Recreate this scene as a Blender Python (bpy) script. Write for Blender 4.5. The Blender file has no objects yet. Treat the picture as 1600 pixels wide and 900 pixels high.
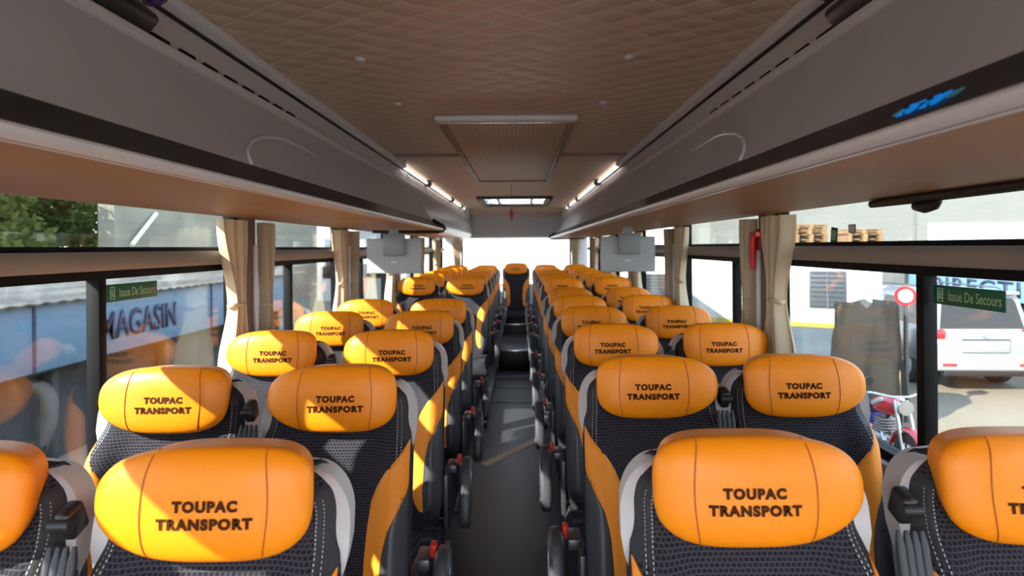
import bpy, bmesh, math, random
from mathutils import Vector, Matrix

C = bpy.context.scene
COL = C.collection
PI = math.pi
R = math.radians
rnd = random.Random(7)

# ------------------------------------------------------------------ camera, sky, sun, exposure
CX, CZ = 0.06, 1.55
cam_d = bpy.data.cameras.new('camera')
cam = bpy.data.objects.new('camera', cam_d)
COL.objects.link(cam)
cam.location = (CX, 0, CZ)
cam.rotation_euler = (Matrix.Rotation(R(90), 4, 'X') @ Matrix.Rotation(R(-0.45), 4, 'Z')).to_euler()
cam_d.sensor_width = 36
cam_d.lens = 21.6
cam_d.shift_x = -12 / 1600
cam_d.shift_y = -64 / 1600
cam_d.clip_start = 0.02
cam_d.dof.use_dof = True
cam_d.dof.focus_distance = 1.7
cam_d.dof.aperture_fstop = 4.0
C.camera = cam

w = bpy.data.worlds.new('sky'); C.world = w
w.use_nodes = True
nt = w.node_tree; nt.nodes.clear()
wo = nt.nodes.new('ShaderNodeOutputWorld'); wb = nt.nodes.new('ShaderNodeBackground')
tc = nt.nodes.new('ShaderNodeTexCoord'); sx = nt.nodes.new('ShaderNodeSeparateXYZ')
cr = nt.nodes.new('ShaderNodeValToRGB')
nt.links.new(tc.outputs['Generated'], sx.inputs[0])
nt.links.new(sx.outputs['Z'], cr.inputs[0])
cr.color_ramp.elements[0].position = 0.0; cr.color_ramp.elements[0].color = (1.0, 0.98, 0.95, 1)
cr.color_ramp.elements[1].position = 0.55; cr.color_ramp.elements[1].color = (0.38, 0.55, 0.85, 1)
e = cr.color_ramp.elements.new(0.16); e.color = (0.86, 0.92, 1.0, 1)
nt.links.new(cr.outputs[0], wb.inputs[0]); wb.inputs[1].default_value = 3.0
nt.links.new(wb.outputs[0], wo.inputs[0])

SUN = Vector((1.0, 0.75, -0.79))
sl = bpy.data.lights.new('sun', 'SUN'); so = bpy.data.objects.new('sun', sl); COL.objects.link(so)
sl.energy = 9.0; sl.angle = R(0.6); sl.color = (1.0, 0.95, 0.86)
so.rotation_euler = SUN.to_track_quat('-Z', 'Y').to_euler()
so.location = (-10, -8, 12)

C.view_settings.view_transform = 'Standard'
C.view_settings.look = 'None'
C.view_settings.gamma = 1
C.view_settings.use_curve_mapping = False
C.view_settings.exposure = 1.4

# ------------------------------------------------------------------ materials
def mat(name, col, rough=0.5, metal=0.0, coat=0.0, spec=None, emit=None, estr=0.0, noise=None):
    m = bpy.data.materials.new(name); m.use_nodes = True
    n = m.node_tree.nodes; b = n['Principled BSDF']
    b.inputs['Base Color'].default_value = (*col, 1)
    b.inputs['Roughness'].default_value = rough
    b.inputs['Metallic'].default_value = metal
    b.inputs['Coat Weight'].default_value = coat
    b.inputs['Coat Roughness'].default_value = 0.2
    if spec is not None: b.inputs['Specular IOR Level'].default_value = spec
    if emit:
        b.inputs['Emission Color'].default_value = (*emit, 1); b.inputs['Emission Strength'].default_value = estr
    if noise:   # (scale, amount) a little wear in the colour plus a bump
        sc, am = noise
        t = n.new('ShaderNodeTexCoord'); x = n.new('ShaderNodeTexNoise'); x.inputs['Scale'].default_value = sc
        x.inputs['Detail'].default_value = 4
        r = n.new('ShaderNodeValToRGB')
        r.color_ramp.elements[0].position = 0.3; r.color_ramp.elements[1].position = 0.7
        r.color_ramp.elements[0].color = (*[c * (1 - am) for c in col], 1)
        r.color_ramp.elements[1].color = (*[min(1, c * (1 + am)) for c in col], 1)
        L = m.node_tree.links
        L.new(t.outputs['Object'], x.inputs['Vector']); L.new(x.outputs['Fac'], r.inputs[0]); L.new(r.outputs[0], b.inputs['Base Color'])
        bp = n.new('ShaderNodeBump'); bp.inputs['Strength'].default_value = 0.15; bp.inputs['Distance'].default_value = 0.004
        L.new(x.outputs['Fac'], bp.inputs['Height']); L.new(bp.outputs[0], b.inputs['Normal'])
    return m

M = {}
M['orange'] = mat('orange_vinyl', (0.88, 0.25, 0.003), 0.42, coat=0.05, spec=0.35, noise=(35, 0.03))
M['accent'] = mat('orange_cloth', (0.86, 0.26, 0.008), 0.6)
M['print'] = mat('print_brown', (0.060, 0.016, 0.004), 0.7, spec=0.1)
M['seam'] = mat('seam_orange', (0.42, 0.10, 0.004), 0.6)
M['vinyl'] = mat('grey_vinyl', (0.045, 0.045, 0.052), 0.42, noise=(60, 0.1))
M['dark'] = mat('dark_fabric', (0.022, 0.020, 0.025), 0.75, noise=(120, 0.2))
M['stitch'] = mat('white_thread', (0.55, 0.55, 0.55), 0.7)
M['shell'] = mat('pale_plastic', (0.55, 0.54, 0.56), 0.45)
M['blackp'] = mat('black_plastic', (0.012, 0.012, 0.013), 0.4)
M['ribbed'] = mat('slate_plastic', (0.026, 0.030, 0.040), 0.5)
M['chrome'] = mat('chrome', (0.62, 0.62, 0.64), 0.22, metal=1.0)
M['tube'] = mat('lit_tube', (0.9, 0.9, 0.9), 0.3, emit=(1.0, 0.94, 0.86), estr=0.9)
M['steel'] = mat('dark_steel', (0.10, 0.10, 0.11), 0.4, metal=0.6)
M['red'] = mat('red_plastic', (0.65, 0.02, 0.01), 0.4)
M['rack'] = mat('rack_grey', (0.43, 0.44, 0.465), 0.36, noise=(3, 0.06))
M['duct'] = mat('duct_grey', (0.60, 0.57, 0.58), 0.45)
M['silver'] = mat('silver_trim', (0.68, 0.66, 0.68), 0.38, coat=0.2)
M['tan'] = mat('tan_panel', (0.34, 0.150, 0.040), 0.5, noise=(2, 0.06))
M['band'] = mat('gloss_black', (0.004, 0.004, 0.006), 0.35, spec=0.15)
M['railtan'] = mat('taupe_plastic', (0.26, 0.215, 0.185), 0.5)
M['brown'] = mat('brown_pillar', (0.17, 0.105, 0.075), 0.55)
M['rubber'] = mat('black_rubber', (0.004, 0.004, 0.0045), 0.6, spec=0.15)
M['wallp'] = mat('wall_grey', (0.35, 0.34, 0.33), 0.6)
M['floor'] = mat('floor_vinyl', (0.040, 0.040, 0.048), 0.42, noise=(60, 0.25))
M['tape'] = mat('streak_tan', (0.62, 0.46, 0.28), 0.6)
M['strip'] = mat('floor_strip', (0.22, 0.25, 0.32), 0.35)
M['tv'] = mat('screen_back', (0.33, 0.36, 0.38), 0.4)
M['tvd'] = mat('screen_bracket', (0.22, 0.25, 0.26), 0.45)
M['valance'] = mat('valance_grey', (0.50, 0.51, 0.52), 0.35)
M['led'] = mat('blue_led', (0.0, 0.05, 0.12), 0.4, emit=(0.0, 0.28, 0.95), estr=0.20)
M['leddim'] = mat('teal_led', (0.0, 0.05, 0.06), 0.4, emit=(0.10, 0.30, 0.32), estr=0.09)
M['lens'] = mat('violet_lens', (0.02, 0.0, 0.12), 0.1, coat=0.6)
M['green'] = mat('sticker_green', (0.004, 0.10, 0.05), 0.5)
M['greentxt'] = mat('sticker_print', (0.35, 0.50, 0.28), 0.5)
M['white'] = mat('white_paint', (0.50, 0.50, 0.49), 0.45, noise=(1.5, 0.03))
M['bright'] = mat('glare_white', (0.88, 0.88, 0.86), 0.7, noise=(0.8, 0.02))  # for the added wall that whites out the rear window
M['carwhite'] = mat('car_white', (0.28, 0.28, 0.28), 0.25, coat=0.6)
M['carglass'] = mat('car_glass', (0.015, 0.014, 0.016), 0.12)
M['tail'] = mat('tail_red', (0.55, 0.015, 0.02), 0.2, coat=0.5)
M['tailw'] = mat('tail_clear', (0.6, 0.62, 0.62), 0.2, coat=0.5)
M['tyre'] = mat('tyre', (0.015, 0.015, 0.015), 0.8)
M['plate'] = mat('plate_white', (0.55, 0.55, 0.55), 0.5)
M['louver'] = mat('louver_slate', (0.085, 0.095, 0.115), 0.5)
M['louverd'] = mat('louver_recess', (0.05, 0.055, 0.065), 0.6)
M['yellow'] = mat('stripe_yellow', (0.42, 0.30, 0.03), 0.5)
M['skirt'] = mat('skirt_blue', (0.055, 0.075, 0.10), 0.6, noise=(3, 0.3))
M['signblue'] = mat('sign_blue', (0.085, 0.150, 0.215), 0.6, noise=(1.2, 0.05))
M['signpale'] = mat('sign_pale_blue', (0.14, 0.26, 0.36), 0.5)
M['signtxt'] = mat('sign_navy', (0.018, 0.022, 0.06), 0.6)
M['shopdark'] = mat('shop_dark', (0.03, 0.028, 0.03), 0.8, noise=(1.5, 0.5))
M['sand'] = mat('sand_ground', (0.20, 0.155, 0.105), 0.9, noise=(0.6, 0.12))
M['palewall'] = mat('pale_render', (0.185, 0.182, 0.165), 0.8, noise=(0.5, 0.06))
M['wood'] = mat('pallet_wood', (0.24, 0.135, 0.06), 0.8, noise=(6, 0.2))
M['woodpale'] = mat('pale_plank', (0.70, 0.68, 0.60), 0.7)
M['trunk'] = mat('bark', (0.10, 0.07, 0.05), 0.9, noise=(8, 0.3))
M['motored'] = mat('motor_red', (0.55, 0.015, 0.02), 0.25, coat=0.7)
M['alu'] = mat('engine_alloy', (0.38, 0.37, 0.35), 0.45, metal=0.6, noise=(20, 0.3))
M['motoblue'] = mat('motor_blue', (0.03, 0.05, 0.25), 0.4)
M['clay'] = mat('crate_ochre', (0.30, 0.18, 0.07), 0.8, noise=(10, 0.3))
M['concrete'] = mat('concrete', (0.16, 0.15, 0.135), 0.9, noise=(3, 0.15))

def nodes_of(m): return m.node_tree.nodes, m.node_tree.links, m.node_tree.nodes['Principled BSDF']

# woven seat cloth: dark blocks in a paler grid
m = mat('woven_cloth', (0.02, 0.02, 0.025), 0.85, spec=0.1); n, L, b = nodes_of(m)
t = n.new('ShaderNodeTexCoord'); s = n.new('ShaderNodeSeparateXYZ'); c = n.new('ShaderNodeCombineXYZ'); k = n.new('ShaderNodeTexBrick')
L.new(t.outputs['Object'], s.inputs[0]); L.new(s.outputs['X'], c.inputs['X']); L.new(s.outputs['Z'], c.inputs['Y']); L.new(c.outputs[0], k.inputs['Vector'])
k.inputs['Color1'].default_value = (0.012, 0.011, 0.015, 1); k.inputs['Color2'].default_value = (0.020, 0.018, 0.024, 1)
k.inputs['Mortar'].default_value = (0.055, 0.050, 0.062, 1)
k.inputs['Scale'].default_value = 1.0; k.inputs['Brick Width'].default_value = 0.0095; k.inputs['Row Height'].default_value = 0.0075
k.inputs['Mortar Size'].default_value = 0.0012; k.inputs['Mortar Smooth'].default_value = 0.3
L.new(k.outputs['Color'], b.inputs['Base Color'])
M['woven'] = m

# quilted ceiling leather
m = mat('quilted_leather', (0.26, 0.18, 0.13), 0.5); n, L, b = nodes_of(m)
t = n.new('ShaderNodeTexCoord'); s = n.new('ShaderNodeSeparateXYZ'); L.new(t.outputs['Object'], s.inputs[0])
def math_node(op, a, bb=None):
    x = n.new('ShaderNodeMath'); x.operation = op
    for i, v in enumerate((a, bb)):
        if v is None: continue
        if isinstance(v, (int, float)): x.inputs[i].default_value = v
        else: L.new(v, x.inputs[i])
    return x.outputs[0]
ax = math_node('DIVIDE', s.outputs['X'], 0.157); ay = math_node('DIVIDE', s.outputs['Y'], 0.116)
def line_dist(v):
    f = math_node('FRACT', v); return math_node('ABSOLUTE', math_node('SUBTRACT', f, 0.5))   # 0.5 on a seam line
d1 = line_dist(math_node('ADD', ax, ay)); d2 = line_dist(math_node('SUBTRACT', ax, ay))
mx = math_node('MAXIMUM', d1, d2)
r = n.new('ShaderNodeValToRGB'); r.color_ramp.elements[0].position = 0.462; r.color_ramp.elements[0].color = (0.72, 0.52, 0.39, 1)
r.color_ramp.elements[1].position = 0.488; r.color_ramp.elements[1].color = (0.86, 0.70, 0.57, 1)
L.new(mx, r.inputs[0]); L.new(r.outputs[0], b.inputs['Base Color'])
h = math_node('MULTIPLY', math_node('SUBTRACT', 0.5, d1), math_node('SUBTRACT', 0.5, d2))
bp = n.new('ShaderNodeBump'); bp.inputs['Strength'].default_value = 0.5; bp.inputs['Distance'].default_value = 0.03
L.new(math_node('POWER', h, 0.5), bp.inputs['Height']); L.new(bp.outputs[0], b.inputs['Normal'])
M['quilt'] = m

# perforated grille panel
m = mat('grille_taupe', (0.27, 0.19, 0.14), 0.55); n, L, b = nodes_of(m)
t = n.new('ShaderNodeTexCoord'); wv = n.new('ShaderNodeTexWave'); wv.bands_direction = 'X'; wv.inputs['Scale'].default_value = 14.0
L.new(t.outputs['Object'], wv.inputs['Vector'])
r = n.new('ShaderNodeValToRGB'); r.color_ramp.elements[0].color = (0.52, 0.37, 0.27, 1); r.color_ramp.elements[1].color = (0.68, 0.50, 0.38, 1)
L.new(wv.outputs['Fac'], r.inputs[0]); L.new(r.outputs[0], b.inputs['Base Color'])
M['grille'] = m

# corrugated roof / stone wall
m = mat('corrugated_sheet', (0.5, 0.45, 0.36), 0.7); n, L, b = nodes_of(m)
t = n.new('ShaderNodeTexCoord'); no = n.new('ShaderNodeTexNoise'); no.inputs['Scale'].default_value = 1.2; no.inputs['Detail'].default_value = 6
r = n.new('ShaderNodeValToRGB'); r.color_ramp.elements[0].color = (0.045, 0.034, 0.022, 1); r.color_ramp.elements[1].color = (0.125, 0.103, 0.072, 1)
mp = n.new('ShaderNodeMapping'); mp.inputs['Scale'].default_value = (3.5, 0.35, 3.5); L.new(t.outputs['Object'], mp.inputs[0])
r.color_ramp.elements[0].position = 0.38; r.color_ramp.elements[1].position = 0.62
L.new(mp.outputs[0], no.inputs['Vector']); L.new(no.outputs['Fac'], r.inputs[0]); L.new(r.outputs[0], b.inputs['Base Color'])
M['roof'] = m
m = mat('block_wall', (0.4, 0.38, 0.3), 0.9); n, L, b = nodes_of(m)
t = n.new('ShaderNodeTexCoord'); s = n.new('ShaderNodeSeparateXYZ'); c = n.new('ShaderNodeCombineXYZ'); k = n.new('ShaderNodeTexBrick')
L.new(t.outputs['Object'], s.inputs[0]); L.new(s.outputs['Y'], c.inputs['X']); L.new(s.outputs['Z'], c.inputs['Y'])
no = n.new('ShaderNodeTexNoise'); no.inputs['Scale'].default_value = 1.3; L.new(t.outputs['Object'], no.inputs['Vector'])
L.new(c.outputs[0], k.inputs['Vector'])
k.inputs['Color1'].default_value = (0.30, 0.275, 0.20, 1); k.inputs['Color2'].default_value = (0.28, 0.26, 0.20, 1); k.inputs['Mortar'].default_value = (0.24, 0.22, 0.18, 1)
k.inputs['Scale'].default_value = 1; k.inputs['Brick Width'].default_value = 1.3; k.inputs['Row Height'].default_value = 0.45; k.inputs['Mortar Size'].default_value = 0.015
mi = n.new('ShaderNodeMix'); mi.data_type = 'RGBA'; mi.blend_type = 'MULTIPLY'; mi.inputs[0].default_value = 0.6
L.new(k.outputs['Color'], mi.inputs[6]); L.new(no.outputs['Fac'], mi.inputs[7]); L.new(mi.outputs[2], b.inputs['Base Color'])
M['block'] = m

def glass_mat(name, tint, f0):
    m = bpy.data.materials.new(name); m.use_nodes = True
    n = m.node_tree.nodes; L = m.node_tree.links; n.clear()
    o = n.new('ShaderNodeOutputMaterial'); mx = n.new('ShaderNodeMixShader'); tr = n.new('ShaderNodeBsdfTransparent'); gl = n.new('ShaderNodeBsdfGlossy')
    tr.inputs[0].default_value = (*tint, 1); gl.inputs['Roughness'].default_value = 0.0
    lw = n.new('ShaderNodeLayerWeight'); lw.inputs['Blend'].default_value = 0.5
    p = n.new('ShaderNodeMath'); p.operation = 'POWER'; p.inputs[1].default_value = 5
    q = n.new('ShaderNodeMath'); q.operation = 'MULTIPLY_ADD'; q.inputs[1].default_value = 1 - f0; q.inputs[2].default_value = f0
    L.new(lw.outputs['Facing'], p.inputs[0]); L.new(p.outputs[0], q.inputs[0]); L.new(q.outputs[0], mx.inputs[0])
    L.new(tr.outputs[0], mx.inputs[1]); L.new(gl.outputs[0], mx.inputs[2]); L.new(mx.outputs[0], o.inputs[0])
    return m
M['clear'] = glass_mat('clear_glass', (0.97, 0.98, 0.975), 0.04)
M['glass'] = glass_mat('window_glass', (0.77, 0.80, 0.785), 0.03)

def translucent(name, col, tl, alpha=1.0):
    m = bpy.data.materials.new(name); m.use_nodes = True
    n = m.node_tree.nodes; L = m.node_tree.links; n.clear()
    o = n.new('ShaderNodeOutputMaterial'); mx = n.new('ShaderNodeMixShader'); d = n.new('ShaderNodeBsdfDiffuse'); t = n.new('ShaderNodeBsdfTranslucent')
    d.inputs[0].default_value = (*col, 1); t.inputs[0].default_value = (*col, 1); mx.inputs[0].default_value = tl
    L.new(d.outputs[0], mx.inputs[1]); L.new(t.outputs[0], mx.inputs[2])
    if alpha < 1:
        tr = n.new('ShaderNodeBsdfTransparent'); m2 = n.new('ShaderNodeMixShader'); m2.inputs[0].default_value = alpha
        L.new(tr.outputs[0], m2.inputs[1]); L.new(mx.outputs[0], m2.inputs[2]); L.new(m2.outputs[0], o.inputs[0])
    else: L.new(mx.outputs[0], o.inputs[0])
    return m
M['curtain'] = translucent('cream_curtain', (0.66, 0.53, 0.37), 0.25)
M['hatch'] = translucent('hatch_acrylic', (0.85, 0.84, 0.80), 0.6)
M['plastic'] = translucent('rain_sheet', (0.050, 0.048, 0.044), 0.35, 0.86)
M['leaf'] = translucent('leaf_green', (0.055, 0.085, 0.025), 0.3)
M['leaf2'] = translucent('leaf_olive', (0.10, 0.12, 0.035), 0.3)

# ------------------------------------------------------------------ mesh helpers
def link(name, bm, m, parent=None, smooth=40, loc=None):
    me = bpy.data.meshes.new(name)
    bmesh.ops.recalc_face_normals(bm, faces=bm.faces[:])
    bm.to_mesh(me); bm.free()
    me.materials.append(m)
    if smooth:
        me.shade_smooth()
        me.set_sharp_from_angle(angle=R(smooth))
    o = bpy.data.objects.new(name, me); COL.objects.link(o)
    if parent: o.parent = parent
    if loc: o.location = loc
    return o
def BM(): return bmesh.new()
def box(bm, lo, hi, bev=0.0, seg=2, mtx=None):
    vs = [bm.verts.new((x, y, z)) for x in (lo[0], hi[0]) for y in (lo[1], hi[1]) for z in (lo[2], hi[2])]
    fs = [bm.faces.new([vs[i] for i in q]) for q in ((0,1,3,2),(4,6,7,5),(0,4,5,1),(2,3,7,6),(0,2,6,4),(1,5,7,3))]
    if bev > 0:
        es = list({e for f in fs for e in f.edges})
        r = bmesh.ops.bevel(bm, geom=es, offset=bev, segments=seg, profile=0.5, affect='EDGES')
        vs = list({v for f in r['faces'] for v in f.verts} | {v for v in vs if v.is_valid})
    if mtx: bmesh.ops.transform(bm, matrix=mtx, verts=[v for v in vs if v.is_valid])
    return bm
def loft(bm, rings, closed=True, caps=True):
    R_ = [[bm.verts.new(p) for p in r] for r in rings]
    nn = len(R_[0])
    for a, b_ in zip(R_, R_[1:]):
        for i in range(nn if closed else nn - 1):
            j = (i + 1) % nn
            bm.faces.new((a[i], a[j], b_[j], b_[i]))
    if caps and closed:
        bm.faces.new(R_[0][::-1]); bm.faces.new(R_[-1])
    return bm
def tube(bm, pts, rad, seg=8, closed=False):
    pts = [Vector(p) for p in pts]; rings = []
    up0 = None
    for i, p in enumerate(pts):
        if closed: d = pts[(i + 1) % len(pts)] - pts[i - 1]
        else: d = pts[min(i + 1, len(pts) - 1)] - pts[max(i - 1, 0)]
        d.normalize()
        if up0 is None:
            up0 = d.orthogonal().normalized()
        u = (up0 - d * up0.dot(d)).normalized(); up0 = u
        v = d.cross(u)
        rr = rad[i] if isinstance(rad, (list, tuple)) else rad
        rings.append([p + (u * math.cos(2*PI*k/seg) + v * math.sin(2*PI*k/seg)) * rr for k in range(seg)])
    if closed: rings.append(rings[0])
    return loft(bm, rings, True, not closed)
def cyl(bm, a, b_, r0, r1=None, seg=20):
    return tube(bm, [a, b_], [r0, r0 if r1 is None else r1], seg)
def prism(bm, poly, y0, y1):      # poly of (x, z), extruded along y
    return loft(bm, [[(x, y0, z) for x, z in poly], [(x, y1, z) for x, z in poly]])
def strip(bm, prof, y0, y1, t, nseg=1):   # open (x, z) profile thickened outwards by t (2D normal), extruded along y
    P = [Vector((x, z)) for x, z in prof]; Q = []
    for i, p in enumerate(P):
        d = (P[min(i+1, len(P)-1)] - P[max(i-1, 0)]).normalized()
        Q.append(p + Vector((-d.y, d.x)) * t)
    poly = [(p.x, p.y) for p in P] + [(q.x, q.y) for q in Q[::-1]]
    return loft(bm, [[(x, y0 + (y1-y0)*k/nseg, z) for x, z in poly] for k in range(nseg+1)])
def text_bm(s, width=None, height=None, bold=0.02, depth=0.0, spacing=1.0):
    """letters centred on the origin in the XZ plane facing -Y (x to the reader's right)"""
    cu = bpy.data.curves.new('letters', 'FONT'); cu.body = s; cu.align_x = 'CENTER'; cu.offset = bold; cu.space_character = spacing
    cu.resolution_u = 4; cu.extrude = 0.0
    o = bpy.data.objects.new('letters', cu); COL.objects.link(o)
    dg = bpy.context.evaluated_depsgraph_get()
    me = bpy.data.meshes.new_from_object(o.evaluated_get(dg))
    bpy.data.objects.remove(o); bpy.data.curves.remove(cu)
    bm = BM(); bm.from_mesh(me); bpy.data.meshes.remove(me)
    xs = [v.co.x for v in bm.verts]; ys = [v.co.y for v in bm.verts]
    w0, h0 = max(xs) - min(xs), max(ys) - min(ys); cx, cy = (max(xs)+min(xs))/2, (max(ys)+min(ys))/2
    sx_ = (width / w0) if width else height / h0; sy_ = (height / h0) if height else sx_
    for v in bm.verts: v.co = Vector(((v.co.x - cx) * sx_, 0, (v.co.y - cy) * sy_))
    if depth:
        r = bmesh.ops.extrude_face_region(bm, geom=bm.faces[:])
        for v in [g for g in r['geom'] if isinstance(g, bmesh.types.BMVert)]: v.co.y -= depth
    return bm
def tag(o, label, cat, group=None):
    o['label'] = label; o['category'] = cat
    if group: o['group'] = group
    return o
def empty(name, label, cat, loc=(0,0,0), rz=0.0, group=None):
    o = bpy.data.objects.new(name, None); COL.objects.link(o); o.location = loc; o.rotation_euler = (0, 0, rz)
    o.empty_display_size = 0.1
    return tag(o, label, cat, group)
def struct(o):
    o['kind'] = 'structure'; return o
def kids(o): return [c for c in COL.objects if c.parent == o]
def copy_tree(o, parent=None):
    c = o.copy(); COL.objects.link(c); c.parent = parent
    for ch in TREE.get(o.name) or kids(o): copy_tree(ch, c)
    return c
TREE = {}

# ------------------------------------------------------------------ the coach shell
Y0, Y1 = -2.0, 10.55
bm = BM(); box(bm, (-1.28, Y0, -0.08), (1.28, Y1, 0.0)); struct(link('floor', bm, M['floor'], smooth=0))
for i, s_ in enumerate((-1, 1)):
    bm = BM(); box(bm, (min(s_*.235, s_*1.219), 5.25, 0.0), (max(s_*.235, s_*1.219), Y1 - .001, 0.05), .01)
    struct(link('floor_%d' % (i + 2), bm, M['floor']))
# ceiling with an opening for the rear hatch
bm = BM()
HX, HY0, HY1 = 0.44, 7.70, 9.10
box(bm, (-0.86, Y0, 2.18), (0.86, HY0, 2.22)); box(bm, (-0.86, HY0, 2.18), (-HX, HY1, 2.22)); box(bm, (HX, HY0, 2.18), (0.86, HY1, 2.22)); box(bm, (-0.86, HY1, 2.18), (0.86, 9.8, 2.22))
loft(bm, [[(x, y, z) for y, z in ((9.8, 2.18), (10.3, 2.02), (10.54, 2.02), (10.54, 2.22), (9.8, 2.22))] for x in (-.74, .74)])
struct(link('ceiling', bm, M['quilt'], smooth=0))
bm = BM()
box(bm, (-1.30, Y0, 2.24), (1.30, HY0, 2.30)); box(bm, (-1.30, HY0, 2.24), (-HX, HY1, 2.30)); box(bm, (HX, HY0, 2.24), (1.30, HY1, 2.30)); box(bm, (-1.30, HY1, 2.24), (1.30, Y1, 2.30))
struct(link('roof', bm, M['white'], smooth=0))
WZ0, WZ1 = 0.86, 1.725
for s_, nm in ((-1, 'left'), (1, 'right')):
    bm = BM()
    a, b_ = sorted((s_*1.22, s_*1.28))
    box(bm, (a, Y0, -0.6), (b_, Y1, WZ0)); box(bm, (a, Y0, WZ1), (b_, Y1, 2.235))
    struct(link('wall_' + nm, bm, M['wallp'], smooth=0))
    bm = BM(); a, b_ = sorted((s_*1.195, s_*1.235))
    prof = [(1.235, 1.485), (1.205, 1.488), (1.196, 1.50), (1.196, 1.53), (1.205, 1.543), (1.235, 1.545)]
    prism(bm, [(s_*x, z) for x, z in prof], Y0, Y1 - .25)
    struct(link('trim_%d' % (1 if s_ < 0 else 2), bm, M['railtan']))
    bm = BM(); box(bm, sorted((s_*1.19, s_*1.22))[0:1] + [Y0, 0.80], sorted((s_*1.19, s_*1.22))[1:2] + [Y1 - .25, 0.865], .008)
    struct(link('trim_%d' % (3 if s_ < 0 else 4), bm, M['railtan']))
bays = [-1.86 + 1.57 * k for k in range(9)]; bays[-1] = 10.35
wn = 0
for s_ in (-1, 1):
    X = lambda a, b_: sorted((s_*a, s_*b_))
    for k in range(8):
        y0, y1 = bays[k] + .055, bays[k+1] - .055
        bm = BM()
        for (ya, yb, za, zb) in ((y0, y1, WZ0, WZ0+.03), (y0, y1, 1.46, 1.485), (y0, y1, 1.545, 1.56), (y0, y1, WZ1-.012, WZ1), (y0, y0+.03, WZ0, WZ1), (y1-.03, y1, WZ0, WZ1)):
            a, b_ = X(1.225, 1.275); box(bm, (a, ya, za), (b_, yb, zb))
        fr = struct(link('window_%d' % (wn := wn + 1), bm, M['rubber'], smooth=0))
        bm = BM(); a, b_ = X(1.252, 1.258)
        box(bm, (a, y0+.03, WZ0+.03), (b_, y1-.03, 1.46)); box(bm, (a, y0+.03, 1.56), (b_, y1-.03, WZ1-.012))
        link('pane', bm, M['glass'], fr, smooth=0)
        bm = BM(); a, b_ = X(1.228, 1.27); sb = bays[k] + (.60 if s_ < 0 else .50); box(bm, (a, sb, WZ0), (b_, sb + .035, 1.47), .004); link('sash_bar', bm, M['rubber'], fr)
    for k in range(8):
        bm = BM(); a, b_ = X(1.185, 1.28); box(bm, (a, bays[k]-.055, 0.8), (b_, bays[k]+.055, 1.73), .012)
        p = struct(link('pillar_%d' % (k + 1 + (0 if s_ < 0 else 8)), bm, M['brown']))
        bm = BM(); a, b_ = X(1.168, 1.186); box(bm, (a, bays[k]+.012, 0.87), (b_, bays[k]+.042, 1.57), .006)
        link('grab_rail', bm, M['silver'], p)
# rear wall with its window, front bulkhead with the windscreen
bm = BM()
for (xa, xb, za, zb) in ((-1.22, 1.22, 0.0, .92), (-1.22, -.95, .92, 2.02), (.95, 1.22, .92, 2.02), (-.95, .95, 1.74, 2.02)):
    box(bm, (xa, 10.49, za), (xb, 10.55, zb))
for s_ in (-1, 1): box(bm, (min(s_*.745, s_*1.219), 9.80, 1.70), (max(s_*.745, s_*1.219), 10.49, 2.235))
box(bm, (-.745, 9.82, 2.222), (.745, 10.49, 2.235))
struct(link('wall_back', bm, M['valance'], smooth=0))
bm = BM(); box(bm, (-.95, 10.515, .92), (.95, 10.521, 1.74)); wpane = struct(link('window_17', bm, M['glass'], smooth=0))
bm = BM()
for x in (-.94, .91): box(bm, (x, 10.50, .93), (x+.03, 10.54, 1.73))
box(bm, (-.94, 10.50, 1.71), (.94, 10.54, 1.735)); link('frame', bm, M['rubber'], wpane, smooth=0)
bm = BM()
pr = [(10.12, 2.10), (10.16, 1.88), (10.24, 1.74), (10.30, 1.705), (10.48, 1.70), (10.48, 2.02), (10.3, 2.05)]
loft(bm, [[(x * (1 - .10 * (z < 1.9)), y, z) for y, z in pr] for x in (-.83, -.6, -.3, 0, .3, .6, .83)])
v = link('valance', bm, M['valance']); tag(v, 'grey curved panel over the bright rear window', 'panel')
bm = BM(); tube(bm, [(x, 10.235, 1.722) for x in (-.74, -.37, 0, .37, .74)], .012); link('edge_strip', bm, M['silver'], v)
bm = BM()
for (xa, xb, za, zb) in ((-1.22, 1.22, 0.0, .45), (-1.22, -1.17, .45, 2.15), (1.17, 1.22, .45, 2.15), (-1.22, 1.22, 2.15, 2.24)):
    box(bm, (xa, Y0, za), (xb, Y0+.06, zb))
struct(link('wall_front', bm, M['wallp'], smooth=0))

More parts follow.
